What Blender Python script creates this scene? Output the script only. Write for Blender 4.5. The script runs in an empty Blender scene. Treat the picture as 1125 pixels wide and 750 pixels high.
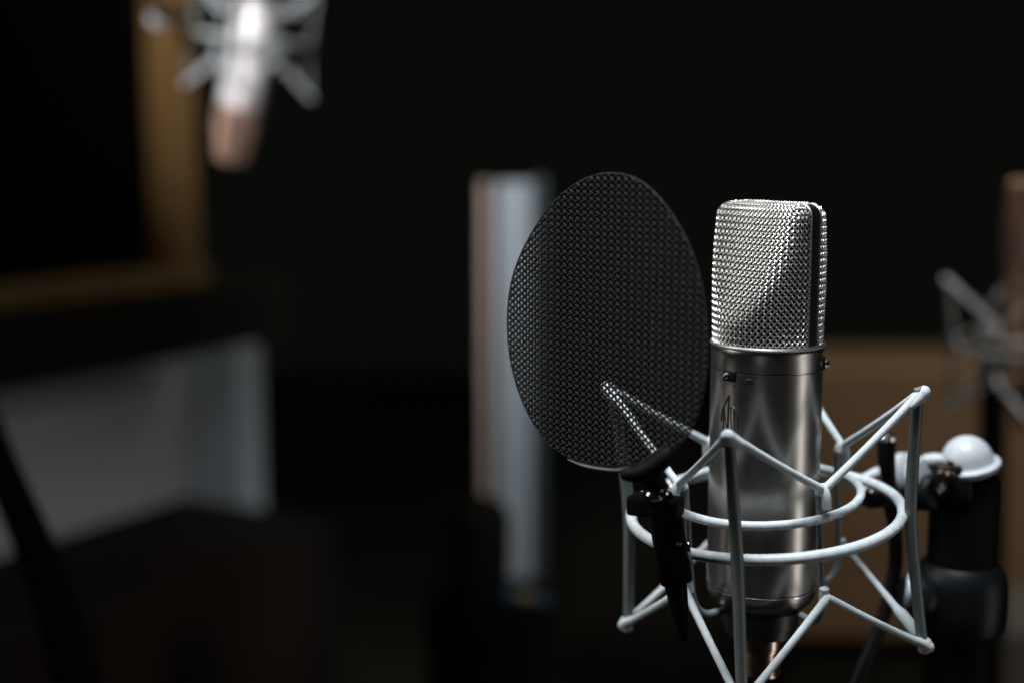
import bpy, math, random
from mathutils import Vector, Matrix, Euler
random.seed(7)
S = bpy.context.scene
R = math.radians
# ---------------------------------------------------------------- camera
PITCH = R(8.2)
FPX = 1562.5                      # 50 mm on 36 mm, photograph 1125 px wide
FW = Vector((0, math.cos(PITCH), -math.sin(PITCH)))
UP = Vector((0, math.sin(PITCH), math.cos(PITCH)))
def at(px, py, Y):
    """point on the vertical plane y=Y seen at photo pixel px,py"""
    r = FW + Vector((1, 0, 0))*((px-562.5)/FPX) - UP*((py-375)/FPX)
    return r*(Y/r.y)
cam_d = bpy.data.cameras.new('camera'); cam = bpy.data.objects.new('camera', cam_d)
S.collection.objects.link(cam); S.camera = cam
cam_d.lens = 50; cam_d.sensor_width = 36; cam_d.clip_start = 0.02; cam_d.clip_end = 60
cam.rotation_euler = (R(90)-PITCH, 0, 0)
cam_d.dof.use_dof = True; cam_d.dof.focus_distance = 0.615; cam_d.dof.aperture_fstop = 2.8
# ---------------------------------------------------------------- world
W = bpy.data.worlds.new('World'); S.world = W; W.use_nodes = True
bg = W.node_tree.nodes['Background']
bg.inputs[0].default_value = (1.0, 1.08, 0.80, 1); bg.inputs[1].default_value = 0.0030
S.view_settings.view_transform = 'Standard'; S.view_settings.look = 'None'
S.view_settings.exposure = 0; S.view_settings.gamma = 1
S.render.resolution_x = 1024; S.render.resolution_y = 682
# ---------------------------------------------------------------- lamps
def area(name, loc, target, sx, sy, radiance, col, spread=180):
    d = bpy.data.lights.new(name, 'AREA'); d.shape = 'RECTANGLE'; d.size = sx; d.size_y = sy
    d.energy = radiance*math.pi*sx*sy; d.color = col; d.spread = R(spread)
    o = bpy.data.objects.new(name, d); S.collection.objects.link(o); o.location = loc
    o.rotation_euler = (Vector(target)-Vector(loc)).to_track_quat('-Z', 'Y').to_euler(); return o
MIC = Vector((0.1152, 0.635, -0.168))
area('key_lamp', (-0.05, 0.45, 1.05), MIC, 0.5, 0.35, 5.0, (0.90, 0.96, 1.0), 50)
area('right_strip_lamp', (1.06, 0.26, -0.45), MIC+Vector((0, 0, -.02)), 0.20, 0.9, 0.42, (1.0, 0.96, 0.93), 70)
area('left_warm_lamp', (-0.95, 0.60, 0.12), MIC+Vector((0, 0, .05)), 0.25, 1.3, 0.45, (1.0, 0.93, 0.87), 70)
area('cabinet_lamp', (1.3, 1.2, 0.9), (0.85, 2.3, -0.7), 0.5, 0.5, 3.3, (1.0, 0.88, 0.76), 90)  # unseen fill, added to brighten the brown cabinet
area('left_wall_lamp', (-0.80, 1.14, -0.36), (-0.95, 1.85, -0.42), 0.16, 0.12, 6.5, (0.92, 0.96, 1.0), 120)  # unseen fill, added to light the grey wall from the left
area('window_frame_lamp', (-0.15, 1.2, 0.45), (-0.55, 2.35, 0.20), 0.2, 0.2, 2.2, (1.0, 0.87, 0.68), 32)  # unseen fill, added to brighten the window jamb
area('side_lamp', (1.05, 0.75, 0.35), (0.46, 1.24, -0.12), 0.15, 0.15, 5, (1.0, 0.86, 0.78), 35)  # unseen fill, added for the background microphone at right
area('room_spot', (-0.72, 0.50, 0.62), (-0.31, 1.62, 0.15), 0.2, 0.2, 4.8, (1.0, 0.96, 0.95), 22)  # unseen fill, added to brighten the hanging microphone
area('left_high_lamp', (-0.85, 0.58, 0.50), MIC+Vector((0, 0, .1)), 0.45, 0.45, 0.52, (1.0, 0.97, 0.94), 40)
area('room_bounce_lamp', (0.2, 2.4, 2.0), (0.2, 2.4, 0), 2.0, 2.0, 0.42, (1.0, 1.0, 0.9))  # unseen dim fill, added overhead to lift the floor and dark objects
area('post_lamp', (0.35, 1.3, 0.5), (0.0, 2.0, -0.3), 0.2, 0.5, 1.3, (0.80, 0.92, 1.0), 32)  # unseen fill, added to brighten the post
# ---------------------------------------------------------------- materials
def mat(name, col, rough=0.5, metal=0.0, noise=0.0, nscale=60, bump=0.0, bscale=400, stretch=None, coat=0, spec=0.5, aniso=0, rvar=0.12):
    m = bpy.data.materials.new(name); m.use_nodes = True; nt = m.node_tree; b = nt.nodes['Principled BSDF']
    b.inputs['Roughness'].default_value = rough; b.inputs['Metallic'].default_value = metal
    b.inputs['Coat Weight'].default_value = coat; b.inputs['Specular IOR Level'].default_value = spec
    b.inputs['Base Color'].default_value = (*col, 1)
    if aniso: b.inputs['Anisotropic'].default_value = aniso
    tc = nt.nodes.new('ShaderNodeTexCoord'); mp = nt.nodes.new('ShaderNodeMapping')
    nt.links.new(tc.outputs['Object'], mp.inputs[0])
    if stretch: mp.inputs['Scale'].default_value = stretch
    n = nt.nodes.new('ShaderNodeTexNoise'); n.inputs['Scale'].default_value = nscale; n.inputs['Detail'].default_value = 5
    nt.links.new(mp.outputs[0], n.inputs['Vector'])
    cr = nt.nodes.new('ShaderNodeValToRGB'); cr.color_ramp.elements[0].position = .3; cr.color_ramp.elements[1].position = .7
    lo = tuple(c*(1-noise) for c in col); hi = tuple(min(1, c*(1+noise)) for c in col)
    cr.color_ramp.elements[0].color = (*lo, 1); cr.color_ramp.elements[1].color = (*hi, 1)
    nt.links.new(n.outputs['Fac'], cr.inputs[0]); nt.links.new(cr.outputs[0], b.inputs['Base Color'])
    mr = nt.nodes.new('ShaderNodeMapRange'); mr.inputs['To Min'].default_value = rough*(1-rvar); mr.inputs['To Max'].default_value = min(1, rough*(1+rvar))
    nt.links.new(n.outputs['Fac'], mr.inputs[0]); nt.links.new(mr.outputs[0], b.inputs['Roughness'])
    if bump:
        n2 = nt.nodes.new('ShaderNodeTexNoise'); n2.inputs['Scale'].default_value = bscale
        nt.links.new(mp.outputs[0], n2.inputs['Vector'])
        bp = nt.nodes.new('ShaderNodeBump'); bp.inputs['Strength'].default_value = bump; bp.inputs['Distance'].default_value = 0.0005
        nt.links.new(n2.outputs['Fac'], bp.inputs['Height']); nt.links.new(bp.outputs[0], b.inputs['Normal'])
    return m
M = dict(
    nickel=mat('satin_nickel', (.42, .395, .37), .31, 1, .015, 40, .012, 700, stretch=(1, 1, 6), rvar=.06),
    nickel_bright=mat('polished_nickel', (.75, .72, .68), .2, 1, .05),
    wire=mat('nickel_wire', (.56, .55, .525), .42, 1, .06, 500),
    liner=mat('inner_gauze', (.13, .13, .125), .6, .6, .2, 900),
    black_band=mat('black_lacquer', (.006, .006, .006), .3, 0, .1),
    paint=mat('pale_grey_paint', (.53, .58, .60), .40, 0, .14, 260, .15, 900),
    rod=mat('grey_rod_paint', (.13, .15, .15), .4, 0, .08, 120, .15, 900),
    cord=mat('pale_elastic', (.56, .61, .64), .7, 0, .07, 300, .4, 1600),
    cap=mat('pale_grey_plastic', (.47, .50, .53), .42, 0, .03, 60),
    black=mat('black_plastic', (.003, .003, .0026), .6, 0, .15, 80, .2, 700, spec=.07),
    black_gloss=mat('black_satin_metal', (.004, .005, .006), .42, 0, .15, 80, spec=.22),
    collar=mat('black_rubber_collar', (.018, .021, .021), .38, 0, .1),
    mesh=mat('black_mesh_metal', (.018, .018, .0165), .75, 0, .1, 300, spec=.16),
    rim=mat('black_rim_metal', (.03, .03, .03), .22, 0, .1),
    chrome=mat('chrome', (.8, .78, .75), .15, 1, .03),
    brass=mat('brass_screw', (.62, .47, .36), .25, 1, .05),
    engraving=mat('engraved_black', (.02, .018, .016), .5, 0, .1),
    cable=mat('cable_rubber', (.005, .0045, .004), .45, 0, .1, spec=.12),
    wood=mat('warm_wood', (.30, .19, .085), .6, 0, .35, 6, .1, 40, stretch=(6, 6, .6)),
    cabinet=mat('brown_panel', (.29, .19, .11), .7, 0, .12, 2.5, stretch=(1, 1, 3)),
    grey_wall=mat('grey_wall_paint', (.34, .37, .39), .85, 0, .04, 3),
    dark_wall=mat('dark_wall_paint', (.02, .02, .016), 1, 0, .1, 3, spec=.05),
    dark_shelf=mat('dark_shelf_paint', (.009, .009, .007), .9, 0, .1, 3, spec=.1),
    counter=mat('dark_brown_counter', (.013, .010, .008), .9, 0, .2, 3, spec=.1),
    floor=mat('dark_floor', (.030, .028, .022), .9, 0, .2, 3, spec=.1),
    glass=mat('dark_pane', (.002, .002, .0015), .5, 0, .1, 3, spec=.05),
    post_face=mat('pale_blue_grey_metal', (.30, .335, .365), .5, .2, .05, 4),
    post_edge=mat('pinkish_edge', (.36, .27, .225), .6, 0, .05, 4),  # warm light on the narrow post face, put into its colour
    post_side=mat('dark_blue_grey_metal', (.03, .04, .045), .5, 0, .05, 4),  # darker copy of the post metal, its shade put into the colour
    foam=mat('black_foam', (.012, .012, .010), 1, 0, .2, 80, spec=.03),
    blue=mat('blue_band', (.05, .14, .22), .5, 0, .1), gold=mat('gold_band', (.5, .36, .10), .4, .3, .1),
    pale_body=mat('pale_body', (.75, .74, .76), .5, .3, .03),  # pale copy of the nickel body, strong light put into the colour
    copper_wire=mat('copper_wire', (.62, .42, .33), .5, .8, .05),  # tinted copy of the grille wire, pink reflection put into the colour
    copper=mat('copper_body', (.60, .38, .27), .35, 1, .05),  # tinted copy of the nickel body, warm light put into the colour
    greybox=mat('grey_case', (.16, .15, .14), .8, 0, .1, 4),
)
# ---------------------------------------------------------------- mesh helpers
class MB:
    def __init__(s): s.v = []; s.f = []
    def add(s, vs, fs):
        b = len(s.v); s.v += [tuple(v) for v in vs]; s.f += [tuple(i+b for i in f) for f in fs]; return s
    def tube(s, pts, r, n=14, closed=False, caps=True, smooth=0):
        pts = [Vector(p) for p in pts]
        rs = list(r) if isinstance(r, (list, tuple)) else [r]*len(pts)
        if smooth and not closed:
            q = []; qr = []
            P = [pts[0]*2-pts[1]]+pts+[pts[-1]*2-pts[-2]]; Rr = [rs[0]]+rs+[rs[-1]]
            for i in range(1, len(P)-2):
                for k in range(smooth):
                    t = k/smooth; a, b, c, d = P[i-1], P[i], P[i+1], P[i+2]
                    q.append(.5*((2*b)+(c-a)*t+(2*a-5*b+4*c-d)*t*t+(3*b-a-3*c+d)*t**3)); qr.append(Rr[i]*(1-t)+Rr[i+1]*t)
            q.append(pts[-1]); qr.append(rs[-1]); pts, rs = q, qr
        N = len(pts); vs = []; fs = []; up = None
        for i, p in enumerate(pts):
            if closed: t = (pts[(i+1) % N]-pts[i-1]).normalized()
            else: t = (pts[min(i+1, N-1)]-pts[max(i-1, 0)]).normalized()
            if up is None:
                up = Vector((0, 0, 1)) if abs(t.z) < .9 else Vector((1, 0, 0))
            up = (up-t*up.dot(t)).normalized(); bi = t.cross(up)
            for k in range(n):
                a = 2*math.pi*k/n; vs.append(p+(up*math.cos(a)+bi*math.sin(a))*rs[i])
        M_ = N if closed else N-1
        for i in range(M_):
            j = (i+1) % N
            for k in range(n): l = (k+1) % n; fs.append((i*n+k, i*n+l, j*n+l, j*n+k))
        if caps and not closed:
            for e, sg in ((0, -1), (N-1, 1)):       # small domed ends
                c = pts[e]; t = (pts[e]-pts[e-sg]).normalized() if N > 1 else Vector((0, 0, 1))
                ring = list(range(e*n, e*n+n)); base = len(vs)
                for k in ring: vs.append(c+(vs[k]-c)*.62+t*rs[e]*.38)
                vs.append(c+t*rs[e]*.5)
                for k in range(n):
                    l = (k+1) % n
                    q = (ring[k], ring[l], base+l, base+k) if sg > 0 else (ring[l], ring[k], base+k, base+l)
                    fs.append(q)
                    fs.append((base+k, base+l, base+n) if sg > 0 else (base+l, base+k, base+n))
        return s.add(vs, fs)
    def lathe(s, prof, origin=(0, 0, 0), axis=(0, 0, 1), n=64, close=True):
        o = Vector(origin); q = Vector((0, 0, 1)).rotation_difference(Vector(axis).normalized()); vs = []; fs = []
        for r, z in prof:
            for k in range(n):
                a = 2*math.pi*k/n; vs.append(o+q@Vector((r*math.cos(a), r*math.sin(a), z)))
        for i in range(len(prof)-1):
            for k in range(n): l = (k+1) % n; fs.append((i*n+k, i*n+l, (i+1)*n+l, (i+1)*n+k))
        if close:
            fs.append(tuple(range(n))[::-1]); fs.append(tuple(range((len(prof)-1)*n, len(prof)*n)))
        return s.add(vs, fs)
    def box(s, c, half, rot=None, bev=0.0):
        c = Vector(c); hx, hy, hz = half; rot = rot or Matrix.Identity(3); b = min(bev, hx*.9, hy*.9, hz*.9)
        if b <= 0:
            vs = [c+rot@Vector((x*hx, y*hy, z*hz)) for x in (-1, 1) for y in (-1, 1) for z in (-1, 1)]
            return s.add(vs, [(0, 1, 3, 2), (4, 6, 7, 5), (0, 4, 5, 1), (2, 3, 7, 6), (0, 2, 6, 4), (1, 5, 7, 3)])
        import bmesh
        bm = bmesh.new(); bmesh.ops.create_cube(bm, size=2)
        for v in bm.verts: v.co = Vector((v.co.x*hx, v.co.y*hy, v.co.z*hz))
        bmesh.ops.bevel(bm, geom=bm.edges[:], offset=b, segments=3, profile=.5, affect='EDGES')
        bm.verts.index_update()
        s.add([c+rot@v.co for v in bm.verts], [tuple(v.index for v in f.verts) for f in bm.faces]); bm.free(); return s
    def build(s, name, m, parent=None, smooth=True, off=None):
        me = bpy.data.meshes.new(name); vs = s.v
        if off is not None: vs = [(v[0]-off[0], v[1]-off[1], v[2]-off[2]) for v in vs]
        me.from_pydata(vs, [], s.f); me.materials.append(m)
        if smooth:
            me.polygons.foreach_set('use_smooth', [True]*len(me.polygons))
            try: me.set_sharp_from_angle(angle=R(38))
            except Exception: pass
        me.update(); o = bpy.data.objects.new(name, me); S.collection.objects.link(o)
        if parent: o.parent = parent
        return o
def empty(name, loc, label, cat, group=None):
    o = bpy.data.objects.new(name, None); o.empty_display_size = .02; S.collection.objects.link(o)
    o.location = loc; tag(o, label, cat, group); return o
def tag(o, label, cat, group=None):
    o['label'] = label; o['category'] = cat
    if group: o['group'] = group
def structure(o): o['kind'] = 'structure'; return o
def copy_tree(o, parent=None):
    c = o.copy(); S.collection.objects.link(c); c.parent = parent
    for ch in list(o.children): copy_tree(ch, c)
    return c
def rotz(a): return Matrix.Rotation(a, 3, 'Z')
# ================================================================= setting
FLOOR_Z = -1.25
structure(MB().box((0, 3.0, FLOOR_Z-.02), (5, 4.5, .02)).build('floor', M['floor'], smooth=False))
# left corner of the room : two walls at right angles
CR = at(203, 545, 2.4); wd = Vector((-math.sin(R(29)), -math.cos(R(29)), 0)); wn = Vector((.8746, -.4848, 0))
zb = CR.z; zt = at(203, 330, 2.4).z
def wall_box(s0, s1, n0, n1, z0, z1, mb=None):
    vs = []
    for s_ in (s0, s1):
        for n_ in (n0, n1):
            for z_ in (z0, z1): p = CR+wd*s_+wn*n_; vs.append((p.x, p.y, z_))
    return (mb or MB()).add(vs, [(0, 1, 3, 2), (4, 6, 7, 5), (0, 4, 5, 1), (2, 3, 7, 6), (0, 2, 6, 4), (1, 5, 7, 3)])
zw = at(203, 378, 2.4).z
structure(wall_box(0, 2.2, -.06, 0, FLOOR_Z, zw).build('left_wall_lower', M['grey_wall'], smooth=False))
structure(wall_box(-.06, -.001, -.059, .125, FLOOR_Z, zw).build('corner_wall', M['grey_wall'], smooth=False))
structure(wall_box(-.058, 2.2, -.062, .0, zw+.002, 1.3).build('left_wall_upper', M['dark_wall'], smooth=False))
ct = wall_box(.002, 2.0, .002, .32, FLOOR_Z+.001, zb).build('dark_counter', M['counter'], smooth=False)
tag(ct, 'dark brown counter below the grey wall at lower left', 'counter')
# window: wooden jamb, sill, dark pane
win = empty('studio_window', (CR.x, CR.y, zt), 'dark window with a brown wooden frame at upper left', 'window')
def wpart(name, m, *a):
    o = wall_box(*a).build(name, m, win, smooth=False, off=win.location); return o
zs = at(203, 289, 2.4).z
wpart('jamb', M['wood'], -.0, .052, .002, .05, zs, 1.2)
wpart('sill', M['wood'], -.004, 1.6, .002, .07, zs-.03, zs-.001)
wpart('inner_frame', M['wood'], .054, .067, .002, .03, zs+.001, 1.19)
wpart('pane', M['glass'], .069, 1.6, .002, .008, zs+.001, 1.19)
# dark shelf whose straight lower edge cuts off the grey wall
A0 = at(-160, 462, 1.62); A1 = at(318, 369, 2.10)
sh = MB(); up = Vector((0, 0, .078)); back = Vector((-.05, .12, 0))
sh.add([A0, A1, A1+up, A0+up, A0+back, A1+back, A1+up+back, A0+up+back], [(0, 1, 2, 3), (5, 4, 7, 6), (4, 0, 3, 7), (1, 5, 6, 2), (4, 5, 1, 0), (3, 2, 6, 7)])
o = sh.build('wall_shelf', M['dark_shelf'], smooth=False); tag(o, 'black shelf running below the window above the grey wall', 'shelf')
# brown cabinet on the right
c0 = at(868, 408, 2.3); c1 = at(1290, 700, 2.3)
cab = empty('brown_cabinet', ((c0.x+c1.x)/2, 2.3, FLOOR_Z), 'brown wooden cabinet, blurred, behind the microphone at right', 'cabinet')
def cp(name, m, x0, x1, y0, y1, z0, z1, bev=.004):
    return MB().box(((x0+x1)/2, (y0+y1)/2, (z0+z1)/2), ((x1-x0)/2, (y1-y0)/2, (z1-z0)/2), bev=bev).build(name, m, cab, smooth=False, off=cab.location)
cp('front_panel', M['cabinet'], c0.x, c1.x+.2, 2.3, 2.34, c1.z, c0.z)
cp('plinth', M['floor'], c0.x+.01, c1.x+.19, 2.33, 2.6, FLOOR_Z+.001, c1.z-.002)
cp('carcass', M['cabinet'], c0.x+.002, c1.x+.198, 2.342, 2.65, c1.z+.001, c0.z-.01)
g0 = at(1092, 690, 1.9)
o = MB().box((g0.x+.2, 2.0, g0.z-.2), (.2, .1, .2), bev=.01).build('grey_case', M['greybox'], smooth=False)
tag(o, 'dull grey case, blurred, at the lower right behind the stand', 'case')
# pale metal post in the middle
pb = at(560, 200, 2.0)
post = empty('metal_post', (pb.x, 2.0, FLOOR_Z), 'pale upright metal post, blurred, left of the pop filter', 'post')
def pp(name, m, xa, xb, ya, yb, ztop):
    z0, z1 = FLOOR_Z, ztop; xa = at(xa, 375, 2.0).x; xb = at(xb, 375, 2.0).x
    return MB().box(((xa+xb)/2, (ya+yb)/2, (z0+z1)/2), ((xb-xa)/2, (yb-ya)/2, (z1-z0)/2), bev=.003).build(name, m, post, smooth=False, off=post.location)
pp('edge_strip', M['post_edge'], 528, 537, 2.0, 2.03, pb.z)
pp('front_face', M['post_face'], 546, 584, 2.004, 2.04, pb.z-.002)
pp('groove', M['foam'], 537.5, 545.5, 2.012, 2.04, pb.z-.004)
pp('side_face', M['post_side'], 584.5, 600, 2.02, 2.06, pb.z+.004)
# dark rounded microphone in front of the post
q = at(527, 640, 1.6)
dm = empty('foam_covered_microphone', (q.x, 1.6, FLOOR_Z), 'dark rounded microphone shape, blurred, standing before the pale post', 'microphone')
pr = []; hh = .20
for i in range(13):
    t = i/12*math.pi/2; pr.append((.036*math.cos(t)**.7 if i < 12 else .0005, .04+.03*math.sin(t)))
pr = [(.026, -.09), (.032, -.06), (.036, 0)]+pr
qq = at(527, 610, 1.6)
MB().lathe(pr, (q.x, 1.6, qq.z), n=32).build('foam_head', M['foam'], dm, off=dm.location)
MB().tube([(q.x, 1.6, qq.z-.088), (q.x, 1.6, FLOOR_Z)], .018, 20).build('stem', M['black'], dm, off=dm.location)
hb0 = at(466, 632, 1.62); hb1 = at(610, 632, 1.62)
MB().box(((hb0.x+hb1.x)/2, 1.66, (hb0.z+FLOOR_Z)/2-.01), ((hb1.x-hb0.x)/2, .04, (hb0.z-FLOOR_Z)/2-.012), bev=.02).build('housing', M['foam'], dm, off=dm.location)  # black block added to darken the lower part of the post
a = at(556, 652, 1.55); b = at(602, 660, 1.55); mid = (a+b)/2
MB().tube([a, a.lerp(b, .36)], .006, 12).build('blue_band', M['blue'], dm, off=dm.location)
MB().tube([a.lerp(b, .37), a.lerp(b, .56)], .0065, 12).build('gold_band', M['gold'], dm, off=dm.location)
MB().tube([a.lerp(b, .57), b], .006, 12).build('blue_band', M['blue'], dm, off=dm.location)
# black boom arm, lower left
o = MB().tube([at(-40, 400, 1.05), at(-2, 505, 1.05), at(40, 605, 1.05), at(72, 700, 1.05), at(95, 800, 1.05)], [.012, .013, .015, .0175, .0175], 20, smooth=4).build('boom_arm', M['black'])
tag(o, 'thick black boom arm leaning across the lower left corner', 'boom arm')
# ================================================================= the microphone (local origin: foot of connector)
ZB = -0.2475                                        # foot of the microphone, world
mic = empty('condenser_microphone', (MIC.x, MIC.y, ZB), 'nickel studio microphone with woven grille held in the pale shock mount, in focus', 'microphone', 'studio condenser microphones')
def Z(w): return w-ZB
# body
bp_ = [(.0005, Z(-.0925)), (.0246, Z(-.0925)), (.0252, Z(-.0932)), (.0253, Z(-.0945)), (.0250, Z(-.0953)), (.0250, Z(-.1022)), (.0244, Z(-.1024)), (.0244, Z(-.1029)), (.0250, Z(-.1031)),
       (.0250, Z(-.2030)), (.0243, Z(-.2034)), (.0243, Z(-.2040)), (.0249, Z(-.2044)), (.0247, Z(-.2075)), (.0235, Z(-.2100)), (.0205, Z(-.2128)), (.0175, Z(-.2140)), (.0005, Z(-.2142))]
MB().lathe(bp_[::-1], n=128).build('body', M['nickel'], mic)
MB().lathe([(.0246, Z(-.2036)), (.0252, Z(-.2039)), (.0252, Z(-.2043)), (.0246, Z(-.2046))], n=128, close=False).build('trim_ring', M['nickel_bright'], mic)
cnp = [(.0085, Z(-.2475)), (.0098, Z(-.2470))]
for q_ in range(6): cnp += [(.0098, Z(-.2460+q_*.0018)), (.0090, Z(-.2455+q_*.0018)), (.0090, Z(-.2448+q_*.0018)), (.0098, Z(-.2443+q_*.0018))]
cnp += [(.0098, Z(-.2340)), (.0104, Z(-.2335)), (.0104, Z(-.2290)), (.0112, Z(-.2285)), (.0112, Z(-.2145))]
MB().lathe(cnp, n=48).build('connector', M['brass'], mic)
# head
AZN = R(-48)
nn = Vector((math.sin(AZN), -math.cos(AZN), 0)); tt = Vector((math.cos(AZN), math.sin(AZN), 0))  # face normal, band direction
ZT = -.0296; Z0 = -.0925; RR = .0056
def section(z_in, side, inset, hscale, m, grow=0.0):
    """points round one half of the head at world height z"""
    Rr = .0240+.0006*math.sin(math.pi*min(1, max(0, (z_in-Z0)/(ZT-Z0))))-inset+grow
    h = min(.0300, .0232-(z_in+.077)*.275)-inset*.75+grow
    h = max(h*hscale, .0034)
    phi = math.acos(min(1, .0032/Rr))
    pts = []; N = 72
    for i in range(N+1):
        a = -phi+2*phi*i/N; n_ = min(Rr*math.cos(a), h); pts.append((n_, Rr*math.sin(a)))
    # soften the plan corner between flat face and cylinder
    for _ in range(9):
        pts = [pts[0]]+[((pts[i-1][0]+2*pts[i][0]+pts[i+1][0])/4, (pts[i-1][1]+2*pts[i][1]+pts[i+1][1])/4) for i in range(1, N)]+[pts[-1]]
    L = [0]
    for i in range(N): L.append(L[-1]+math.hypot(pts[i+1][0]-pts[i][0], pts[i+1][1]-pts[i][1]))
    out = []; j = 0
    for k in range(m+1):
        t = L[-1]*k/m
        while j < N-1 and L[j+1] < t: j += 1
        u = (t-L[j])/max(1e-9, L[j+1]-L[j]); out.append((pts[j][0]*(1-u)+pts[j+1][0]*u, pts[j][1]*(1-u)+pts[j+1][1]*u))
    return out
def surf(v, side, m, grow=0.0):
    """v = 0..1 up the side, 1..2 over the shoulder, 2..3 across the top"""
    if v <= 1: z = Z0+(ZT-RR-Z0)*v; zz = z; ins = 0; hs = 1
    elif v <= 2: th = (v-1)*math.pi/2; zz = z = ZT-RR+RR*math.sin(th)+grow*math.sin(th); ins = RR*(1-math.cos(th)); hs = 1; zz = ZT-RR+RR*math.sin(th)
    else: zz = ZT; z = ZT+grow+.0006*(v-2); ins = RR+.0005*(v-2); hs = 1-(v-2)*.62
    return [(nn*(p[0]*side)+tt*p[1])+Vector((0, 0, Z(z))) for p in section(zz, side, ins, hs, m, grow if v <= 2 else 0)]
PITCHW = .00143
NS = int((ZT-RR-Z0)/PITCHW); NSH = int(RR*math.pi/2/PITCHW); NTP = 4
rows = [i/NS for i in range(NS)]+[1+i/NSH for i in range(NSH)]+[2+i/NTP for i in range(NTP+1)]
MV = 52; SUB = 4
grille = MB()
liner = MB()
for side in (1, -1):
    fine = []                                    # vertical subdivision of rows too
    for i in range(len(rows)-1):
        for k in range(SUB): fine.append(rows[i]+(rows[i+1]-rows[i])*k/SUB)
    fine.append(rows[-1])
    G = [surf(v, side, MV*SUB) for v in fine]; nr = len(G); nc = MV*SUB+1
    def nrm(i, j):
        a = G[min(i+1, nr-1)][j]-G[max(i-1, 0)][j]; b = G[i][min(j+1, nc-1)]-G[i][max(j-1, 0)]
        n = b.cross(a)*side
        return n.normalized() if n.length > 1e-12 else nn*side
    AMP = .00036
    RW = .00043
    for dr in (1, -1):                           # plain weave laid on the bias
        for c in range(-nr//SUB-2, (nc+nr)//SUB+2):
            if c % 2: continue
            pts = []
            for i in range(0, nr, 1):
                j = c*SUB+dr*i if dr > 0 else c*SUB-i
                if 0 <= j < nc: pts.append(G[i][j]+nrm(i, j)*AMP*dr*math.cos(math.pi*i/SUB))
            if len(pts) > 4: grille.tube(pts, RW, 6, caps=False)
    H = [surf(v, side, 60, -.0011) for v in rows]; vs = [p for r_ in H for p in r_]; fs = []
    for i in range(len(H)-1):
        for j in range(60): fs.append((i*61+j, i*61+j+1, (i+1)*61+j+1, (i+1)*61+j))
    liner.add(vs, fs)
gr = grille.build('head_grille', M['wire'], mic)
liner.build('inner_gauze', M['liner'], gr)
# black band frame that divides the head
bm_ = MB(); prof = []
Rb = .0246
for i in range(11): th = i/10*math.pi/2; prof.append((Rb-RR*.9+RR*.9*math.cos(th), ZT-RR+RR*math.sin(th)+.0002))
out = [(Rb, Z0)]+prof
loop = out+[(-x, z) for x, z in out[::-1]]
th_ = .0016
inn = [(max(x-th_, 0) if x > 0 else min(x+th_, 0), z-(.0014 if z > ZT-RR*.6 else 0)) for x, z in loop]
vs = []; fs = []; n_ = len(loop); hw = .0029
for (x, z), (xi, zi) in zip(loop, inn):
    for w_ in (-hw, hw):
        vs.append(tt*x+nn*w_+Vector((0, 0, Z(z)))); vs.append(tt*xi+nn*w_+Vector((0, 0, Z(zi))))
for i in range(n_-1):
    a = i*4; b = a+4
    fs += [(a, a+2, b+2, b), (a+1, b+1, b+3, a+3), (a, b, b+1, a+1), (a+2, a+3, b+3, b+2)]
bm_.add(vs, fs); fr = bm_.build('head_band', M['black_band'], mic)
# bright lips each side of the band
for w_ in (-1, 1):
    MB().tube([tt*(x*1.004)+nn*(w_*.0033)+Vector((0, 0, Z(z))) for x, z in loop], .00042, 6).build('band_lip', M['wire'], fr)
# bright ledge below the grille
MB().lathe([(.0236, Z(-.0926)), (.0254, Z(-.0926)), (.0258, Z(-.0919)), (.0254, Z(-.0912)), (.0240, Z(-.0911))], n=96, close=False).build('ledge', M['wire'], mic)
# on the cylinder: switches, emblem
def cyl(az, z, r=.0250): return Vector((r*math.sin(az), -r*math.cos(az), Z(z)))
def frame_at(az): return Matrix(((math.cos(az), -math.sin(az), 0), (math.sin(az), math.cos(az), 0), (0, 0, 1)))
for az, zz in ((R(-50), -.1045), (R(78), -.1005)):
    c = cyl(az, zz, .0252)
    sw = MB().box(c, (.0034, .0006, .0025), rotz(az), .0005).build('switch', M['black_gloss'], mic)
    MB().lathe([(.0002, .0026), (.0012, .0023), (.0016, .0014), (.0016, 0)][::-1], c+rotz(az)@Vector((-.0012, 0, 0)), rotz(az)@Vector((0, -1, 0)), n=16).build('slider', M['chrome'], sw)
em = MB()
def stroke(pts, w=.00022):
    P = []
    for x, y in pts: P.append(cyl(R(-50)+x/.0250, y, .02503))
    em.tube(P, w, 6, smooth=4 if len(pts) > 2 else 0)
zc = -.1215
stroke([(-.0048, zc-.004), (-.0040, zc+.001), (-.0022, zc+.0045), (.0000, zc+.0085)], .00042)
stroke([(.0000, zc+.0085), (-.0003, zc+.002), (-.0004, zc-.0085)], .0005)
stroke([(-.0032, zc+.003), (-.0030, zc-.003), (-.0034, zc-.009)], .00042)
stroke([(-.0030, zc+.003), (-.0018, zc-.0035), (-.0006, zc-.009)], .00024)
stroke([(.0008, zc+.0035), (.0012, zc-.003), (.0020, zc-.0085)], .00026)
stroke([(.0010, zc+.0035), (.0030, zc+.0028), (.0046, zc-.0015), (.0048, zc-.006)], .00042)
stroke([(.0030, zc+.0025), (.0030, zc-.0085)], .00030)
stroke([(-.0030, zc-.0022), (.0010, zc-.0022)], .00018)
em.build('emblem', M['engraving'], mic)
mk = MB()
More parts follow.
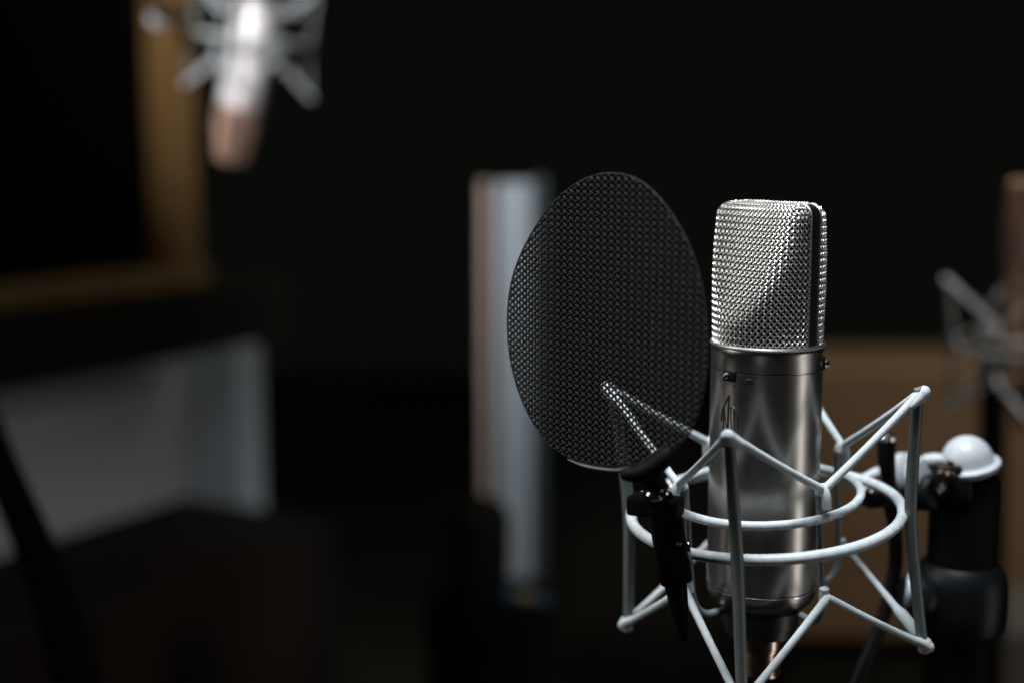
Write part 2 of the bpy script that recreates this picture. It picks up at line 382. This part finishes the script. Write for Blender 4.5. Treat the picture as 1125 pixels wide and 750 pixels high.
for i, dx in enumerate((-.0030, -.0016, -.0002, .0012, .0026)):      # tiny marking under the switch
    P0 = cyl(R(-50)+dx/.025, -.1078, .02503); P1 = cyl(R(-50)+(dx+.0007)/.025, -.1090, .02503); P2 = cyl(R(-50)+(dx+.0009)/.025, -.1078, .02503)
    mk.tube([P0, P1, P2] if i % 2 else [P1, P0, P2], .00010, 5)
for dx in (.0085, .0100): mk.tube([cyl(R(-50)+dx/.025, -.1052, .02503), cyl(R(-50)+(dx+.0008)/.025, -.1052, .02503)], .0003, 6)
mk.build('switch_marking', M['engraving'], mic)
# ================================================================= shock mount
MC = Vector((.1158, .6348, -.1678))
TX, TY = .0742, -.0797; AZ = -.3523
Q = Matrix(((math.cos(TY), 0, math.sin(TY)), (0, 1, 0), (-math.sin(TY), 0, math.cos(TY)))) @ Matrix(((1, 0, 0), (0, math.cos(TX), -math.sin(TX)), (0, math.sin(TX), math.cos(TX))))
def sm(deg, r, h):                              # point of the mount; deg from its front rod
    a = R(deg)+AZ; return Q@Vector((r*math.sin(a), -r*math.cos(a), h))
mount = empty('shock_mount', MC, 'pale grey cat cradle shock mount with two rings, gripping the sharp microphone', 'shock mount', 'cat cradle shock mounts')
def ringpts(r, h, a0=0, a1=360, n=96, closed=True):
    return [sm(a0+(a1-a0)*i/n, r, h) for i in range(n if closed else n+1)]
MB().tube(ringpts(.0612, -.0018), .0025, 16, closed=True).build('outer_ring', M['paint'], mount)
MB().tube(ringpts(.0432, .0066), .0020, 16, closed=True).build('inner_ring', M['paint'], mount)
Rt, Rbm, Ht, Hb, Ri, hit, hib, Rib = .069, .0688, .054, .0628, .0432, .0188, .0291, .0441
TOP = {a: sm(a, Rt, Ht) for a in (0, 90, 180, 270)}; BOT = {a: sm(a, Rbm, -Hb) for a in (0, 90, 180, 270)}
ITOP = {a: sm(a, Ri+.0012, hit) for a in (45, 135, 225, 315)}; IBOT = {a: sm(a, Rib, -hib) for a in (45, 135, 225, 315)}
for a in TOP:
    rd = MB().tube([TOP[a]+sm(a, 0, .002), TOP[a], sm(a, .0672, .035), sm(a, .0648, -.002), sm(a, .0668, -.038), BOT[a], BOT[a]-sm(a, 0, .002)], [.0022, .0024, .0026, .0028, .0026, .0024, .0022], 16, smooth=6).build('upright_rod', M['rod'], mount)
    MB().tube([sm(a, .0602, -.0018), sm(a, .0650, -.0018)], .0022, 12).build('weld', M['paint'], rd)
    MB().tube([TOP[a]+sm(a, .0008, -.0022), TOP[a]+sm(a, .0008, .0002)], .0026, 16).build('rod_tip', M['paint'], rd)
    MB().tube([BOT[a]+sm(a, .0008, .0022), BOT[a]+sm(a, .0008, -.0026)], .0030, 16).build('rod_tip', M['paint'], rd)
for a in ITOP:
    ir = MB().tube([sm(a, Ri+.0036, hit-.006), sm(a, Ri+.0034, hit-.001), sm(a, Ri+.001, hit+.0018), sm(a, Ri-.0016, hit-.001), sm(a, Ri-.0018, hit-.006), sm(a, Ri-.0020, .0066), sm(a, Ri-.0020, -.020),
               sm(a, Ri-.0030, -.036), sm(a, Ri-.0080, -.0435), sm(a, .0270, -.0445), sm(a, .0170, -.0445)],
              [.0014, .0016, .0018, .0017, .0015, .0015, .0015, .0016, .0017, .0017, .0017], 12, smooth=5).build('cage_wire', M['rod'], mount)
    MB().tube([sm(a, Ri+.0034, hit-.0065), sm(a, Ri+.0032, hit-.001), sm(a, Ri+.001, hit+.0022), sm(a, Ri-.0012, hit-.001)], .0021, 12, smooth=5).build('hook', M['paint'], ir)
    MB().tube([sm(a, Rib-.0018, -hib-.002), sm(a, Rib-.0012, -hib+.0035)], .0022, 14).build('peg', M['paint'], ir)
def cord(P0, P1, bulge=1.0):
    d = (P1-P0).normalized(); perp = d.orthogonal().normalized()
    pts = [P0.lerp(P1, t)+Vector((0, 0, -.0006))*math.sin(math.pi*t) for t in (0, .04, .12, .3, .5, .7, .88, .96, 1)]
    rs = [.0019, .0021, .00185, .00172, .0017, .00172, .0018, .0019, .0016]
    return MB().tube(pts, [r*bulge for r in rs], 12, smooth=3).build('elastic_cord', M['cord'], mount)
for a in (0, 90, 180, 270):
    for b in ((a+45) % 360, (a-45) % 360):
        cord(TOP[a]+sm(a, .0012, .0014), ITOP[b]+sm(b, .0005, .0012))
        if a == 90 and b == 135:
            P0, P1 = BOT[a]+sm(a, .002, -.0005), IBOT[b]
            MB().tube([P0.lerp(P1, t) for t in (0, .05, .12, .3, .38, .6, 1)], [.0016, .0022, .0030, .0030, .0020, .0017, .0015], 12, smooth=4).build('elastic_cord', M['cord'], mount)
        else: cord(BOT[a]+sm(a, .002, -.0005), IBOT[b]+sm(b, .0008, .0))
for a in (0, 90, 180, 270):                    # the cord goes over the tip of each rod
    for E_, I_, dz in ((TOP, ITOP, .0010), (BOT, IBOT, -.0006)):
        p = E_[a]+sm(a, .0022, dz); l = (I_[(a-45) % 360]-p).normalized(); r_ = (I_[(a+45) % 360]-p).normalized()
        MB().tube([p+l*.009, p+l*.0035+sm(a, .0006, 0), p+sm(a, .0004, dz*.6), p+r_*.0035+sm(a, .0006, 0), p+r_*.009], [.0017, .0023, .0026, .0023, .0017], 12, smooth=5).build('cord_loop', M['cord'], mount)
# dark threaded cup that holds the foot of the microphone
foot = Vector((MIC.x, MIC.y, 0))-Vector((MC.x, MC.y, 0))
def fz(w): return w-MC.z
MB().lathe([(.0130, fz(-.2275)), (.0162, fz(-.2270)), (.0165, fz(-.2230)), (.0176, fz(-.2225)), (.0180, fz(-.2150)), (.0172, fz(-.2143)), (.0130, fz(-.2143))], foot, n=64).build('threaded_cup', M['collar'], mount)
# bracket from the rings to the stand : arm, clamp block, lever, hinge
br = MB().tube([at(938, 531, .688)-MC, at(950, 525, .694)-MC, at(966, 518, .700)-MC, at(992, 513, .705)-MC], [.0021, .0023, .0026, .0032], 14, smooth=5).build('bracket_arm', M['paint'], mount)
blk = MB().box(at(966, 546, .686)-MC, (.0085, .005, .0042), rotz(R(15)), .0015).build('clamp_block', M['black'], mount)
sc = at(954, 537, .680)-MC
MB().lathe([(.0018, 0), (.0019, .0006), (.0012, .0012)], sc, (-.2, -1, .2), n=18).build('screw', M['chrome'], blk)
L0 = at(974, 484, .680); lv = MB().tube([L0-MC, at(974, 505, .680)-MC, at(977, 530, .680)-MC, at(980, 556, .680)-MC, at(982, 575, .682)-MC], [.0046, .0043, .0034, .0042, .0030], 16, smooth=4).build('lever', M['black'], mount)
MB().lathe([(.0001, .0022), (.0030, .0018), (.0040, .0006), (.0040, -.002)][::-1], L0+Vector((0, 0, .0018))-MC, (-.12, -.1, 1), n=24).build('lever_cap', M['chrome'], lv)
# a hinge of two pale cheeks
hc = at(1001, 519, .700)-MC; ha = Vector((.55, -.80, .18)).normalized()
def cheek(off, r, t): 
    return [(r*.55, -t/2), (r*.92, -t/2), (r, -t/2+.0008), (r, t/2-.0012), (r*.86, t/2), (r*.3, t/2+.0004)]
hg = MB().lathe(cheek(0, .0102, .0068), hc-ha*.0040, ha, n=40).build('hinge_cheek', M['cap'], mount)
MB().lathe(cheek(0, .0092, .0060), hc+ha*.0034+Vector((.002, 0, -.001)), ha, n=40).build('hinge_cheek', M['cap'], mount)
MB().lathe([(.0088, -.007), (.0094, -.0062), (.0094, .0062), (.0080, .0078), (.001, .008)], hc+Vector((.0060, -.0030, -.0092)), ha, n=36).build('hinge_hub', M['black_gloss'], mount)
# ================================================================= stand with domed cap
sx = at(1060, 560, .700)
stand = empty('microphone_stand', (sx.x, .700, FLOOR_Z), 'thick black stand column topped by a pale grey domed cap', 'stand')
so = stand.location
zt_ = at(1060, 520, .70).z; zc1 = at(1060, 616, .70).z; zc2 = at(1060, 692, .70).z
MB().lathe([(.0176, FLOOR_Z), (.0176, zc2)][0:2]+[(.0176, zc1), (.0176, zt_-.004), (.0168, zt_-.001), (.012, zt_)], (sx.x, .70, 0), n=64).build('column', M['black'], stand, off=so)
MB().lathe([(.0180, zc2-.002), (.0215, zc2), (.0233, zc2+.004), (.0238, zc2+.013), (.0238, (zc1+zc2)/2), (.0234, zc1-.010), (.0222, zc1-.004), (.0190, zc1)], (sx.x-.0005, .70, 0), n=64).build('locking_collar', M['black_gloss'], stand, off=so)
kn = MB().lathe([(.0085, 0), (.0115, .0008), (.0120, .005), (.0108, .0075), (.001, .008)], at(1012, 655, .690), (-.85, -.5, .05), n=32).build('locking_knob', M['black_gloss'], stand, off=so)
MB().lathe([(.0080, 0), (.0086, .0008), (.0084, .0022), (.0070, .0026)], at(1010, 648, .686)+Vector((-.004, 0, 0)), (-.85, .25, .05), n=24).build('knob_disc', M['cap'], kn, off=so)
ca = Vector((-.20, -.12, 1)).normalized(); cc = at(1063, 507, .695)
dome = [(.010, -.0062), (.0128, -.0050), (.0152, -.0036), (.0160, -.0022), (.0158, -.0008), (.0146, 0.0), (.0132, .0004)]
for i in range(1, 13): t = i/12*math.pi/2; dome.append((max(.0126*math.cos(t), .0002), .0006+.0128*math.sin(t)))
MB().lathe(dome, cc, ca, n=56).build('domed_cap', M['cap'], stand, off=so)
# link between hinge and column
lk = MB(); lk.box(at(1042, 524, .690), (.0062, .007, .0075), rotz(R(-15)), .0016); lk.box(at(1049, 534, .690), (.008, .008, .006), rotz(R(-15)), .002)
lk = lk.build('hinge_link', M['black_gloss'], stand, off=so)
MB().tube([at(1016, 506, .700), at(1030, 505, .698), at(1044, 510, .696)], [.0034, .0036, .003], 14, smooth=4).build('link_arm', M['cap'], lk, off=so)
for px, py, m_, r_ in ((1043, 508, 'brass', .0015), (1036, 519, 'brass', .0014), (1044, 521, 'brass', .0018)):
    MB().tube([at(px-4, py-1, .680), at(px+4, py+2, .680)], r_, 10).build('screw', M[m_], lk, off=so)
MB().tube([at(1031, 540, .682), at(1037, 532, .682)], .0012, 10).build('pin', M['chrome'], lk, off=so)
# ================================================================= cable
o = MB().tube([at(981, 560, .70), at(984, 590, .70), at(983, 625, .70), at(974, 665, .695), at(960, 705, .69), at(944, 742, .685), at(925, 800, .68), at(900, 900, .68)], .0036, 16, smooth=6).build('microphone_cable', M['cable'])
tag(o, 'black cable curving down behind the shock mount beside the stand', 'cable')
# ================================================================= pop filter
pf = empty('pop_filter', at(735, 600, .58), 'round black metal mesh pop filter clamped left of the microphone', 'pop filter')
pfo = pf.location.copy()
pn = Vector((math.sin(R(-47)), -math.cos(R(-47)), 0)); pt = Vector((math.cos(R(-47)), math.sin(R(-47)), 0)); pc = at(668, 352, .590)
def onplane(px, py):
    r = at(px, py, 1.0); k = pc.dot(pn)/r.dot(pn); p = r*k-pc; return (p.dot(pt), p.z)
opx = [(670, 189), (690, 192), (704, 198), (717, 207), (740, 236), (753, 259), (763, 281), (772, 315), (777, 345), (779, 380), (777, 415), (772, 448), (761, 478), (744, 495), (724, 505), (700, 511), (670, 514), (640, 507), (621, 503), (604, 491), (588, 470), (575, 446), (564, 416), (559, 388), (556.6, 358), (558, 329), (562, 304), (570, 282), (583, 258), (598, 232), (618, 211), (636, 199), (652, 192)]
ol = [onplane(*p) for p in opx]
def sm_closed(P, k):
    o_ = []
    n = len(P)
    for i in range(n):
        a, b, c, d = P[i-1], P[i], P[(i+1) % n], P[(i+2) % n]
        for j in range(k):
            t = j/k; o_.append(tuple(.5*((2*b[q])+(c[q]-a[q])*t+(2*a[q]-5*b[q]+4*c[q]-d[q])*t*t+(3*b[q]-a[q]-3*c[q]+d[q])*t**3) for q in (0, 1)))
    return o_
for _ in range(3): ol = [((ol[i-1][0]+4*ol[i][0]+ol[(i+1) % len(ol)][0])/6, (ol[i-1][1]+4*ol[i][1]+ol[(i+1) % len(ol)][1])/6) for i in range(len(ol))]
cxm = sum(p[0] for p in ol)/len(ol); czm = sum(p[1] for p in ol)/len(ol)
ol = [(cxm+(p[0]-cxm)*1.006, czm+(p[1]-czm)*1.006) for p in ol]
fineo = sm_closed(ol, 5)
def inside(x, y):
    c = False; n = len(fineo); j = n-1
    for i in range(n):
        xi, yi = fineo[i]; xj, yj = fineo[j]
        if (yi > y) != (yj > y) and x < (xj-xi)*(y-yi)/(yj-yi)+xi: c = not c
        j = i
    return c
def P3(u, v, w=0): return pc+pt*u+Vector((0, 0, v))+pn*(w)
HU, HV = .00195, .00143                        # half cells of the bias weave
WR = .00057; WA = .00040; SB = 5
scr = MB(); NU = int(.09/HU); NV = int(.09/HV)
for dr in (1, -1):
    for c in range(-2*NV, 2*NV+1):
        if c % 2: continue
        run = []
        for k in range(-NV*SB, NV*SB+1):
            t = k/SB; u = (c+dr*t)*HU; v = t*HV
            if inside(u, v): p = P3(u, v, WA*dr*math.cos(math.pi*t)); run.append(p-pfo)
            else:
                if len(run) > 1: scr.tube(run, WR, 6, caps=False)
                run = []
        if len(run) > 1: scr.tube(run, WR, 6, caps=False)
scr.build('mesh_screen', M['mesh'], pf)
MB().tube([P3(u, v) for u, v in fineo], .0004, 8, closed=True).build('rim', M['mesh'], pf, off=pfo)
# lower lip, neck and clamp
lip = [onplane(x, y) for x, y in ((625, 504), (640, 510), (658, 514), (680, 516), (702, 513), (722, 505))]
MB().tube([P3(u, v, .0006) for u, v in lip], [.0004, .0010, .0011, .0011, .0010, .0006], 8, smooth=6).build('lower_lip', M['rim'], pf, off=pfo)
nk = onplane(712, 509)
MB().tube([P3(nk[0], nk[1], 0), at(716, 524, .572), at(722, 540, .578), at(728, 552, .582)], [.0035, .005, .0055, .0055], 16, smooth=5).build('neck', M['black'], pf, off=pfo)
MB().tube([at(684, 521, .566), at(700, 520, .566), at(718, 512, .566), at(732, 500, .566), at(738, 491, .567)], [.0022, .0038, .0044, .0040, .0026], 14, smooth=5).build('lower_bracket', M['black'], pf, off=pfo)
ck = MB(); ck.box(at(720, 555, .583), (.0112, .006, .0042), rotz(R(-25)), .0015)
a_, b_ = at(728, 552, .582), at(743, 640, .580)
dv = (b_-a_).normalized(); rx = dv.cross(Vector((0, 1, 0))).normalized(); ry = dv.cross(rx)
rm = Matrix((rx, ry, dv)).transposed()
ck.box((a_+b_)/2, (.0068, .005, (b_-a_).length/2), rm, .0018)
ck.tube([at(741, 632, .582), at(746, 665, .582), at(752, 700, .582)], [.0052, .0040, .0022], 14, smooth=5)
ck = ck.build('clamp', M['black'], pf, off=pfo)
MB().lathe([(.0034, -.0022), (.0040, -.0012), (.0038, .0008), (.0028, .0018), (.0004, .0020)], at(719, 541, .5705), (-.15, -.45, 1), n=20).build('wing_screw', M['chrome'], ck, off=pfo)
MB().tube([at(725, 544, .568), at(732, 541, .568), at(737, 536, .570)], [.0011, .0008, .0006], 8, smooth=3).build('wing', M['chrome'], ck, off=pfo)
MB().tube([at(744, 598, .567), at(748, 597, .567)], .0008, 8).build('screw', M['chrome'], ck, off=pfo)
MB().tube([at(757, 605, .586), at(756, 596, .586)], .0009, 8).build('screw', M['chrome'], ck, off=pfo)
# ================================================================= the other two microphones, out of focus
def place(root_m, root_s, target, scale_rot, lab_m, lab_s):
    m2 = copy_tree(mic); s2 = copy_tree(mount)
    T = Matrix.Translation(target) @ scale_rot @ Matrix.Translation(-MC)
    for c, src in ((m2, mic), (s2, mount)):
        c.matrix_world = T @ Matrix.Translation(src.location)
    m2['label'] = lab_m; s2['label'] = lab_s
    return m2, s2, T
bpy.context.view_layer.update()
tr = at(1131, 372, 1.24)
m2, s2, T2 = place(mic, mount, tr, Matrix.Rotation(R(8), 4, 'Z'), 'blurred copper toned microphone cut by the right edge of the photo', 'blurred grey shock mount at the right edge of the photo')
th = at(277, 45, 1.62)
m3, s3, T3 = place(mic, mount, th, Matrix.Rotation(R(12), 4, 'Y') @ Matrix.Rotation(R(180), 4, 'Y') @ Matrix.Rotation(R(-70), 4, 'Z'), 'blurred bright microphone hanging head down at the top left', 'blurred pale shock mount around the hanging microphone at top left')
for m_ in (m2, m3):
    for ch in m_.children:
        if ch.name.startswith('head_grille'):
            ch.data = ch.data.copy(); ch.data.materials[0] = M['copper_wire']
        if ch.name.startswith('body'):
            ch.data = ch.data.copy(); ch.data.materials[0] = M['copper' if m_ is m2 else 'pale_body']
# stands for them
o = MB().tube([at(1092, 385, 1.32), at(1088, 700, 1.32), Vector((at(1088, 700, 1.32).x, 1.32, FLOOR_Z))], .0130, 20).build('background_stand', M['black'])
tag(o, 'blurred black stand below the microphone at the right edge', 'stand')
q0 = at(330, 30, 1.66)
o = MB().tube([q0, q0+Vector((.03, .02, .12)), q0+Vector((.05, .05, .9))], [.010, .014, .016], 18, smooth=4).build('ceiling_arm', M['black'])
tag(o, 'black arm holding the hanging microphone from above at top left', 'arm')
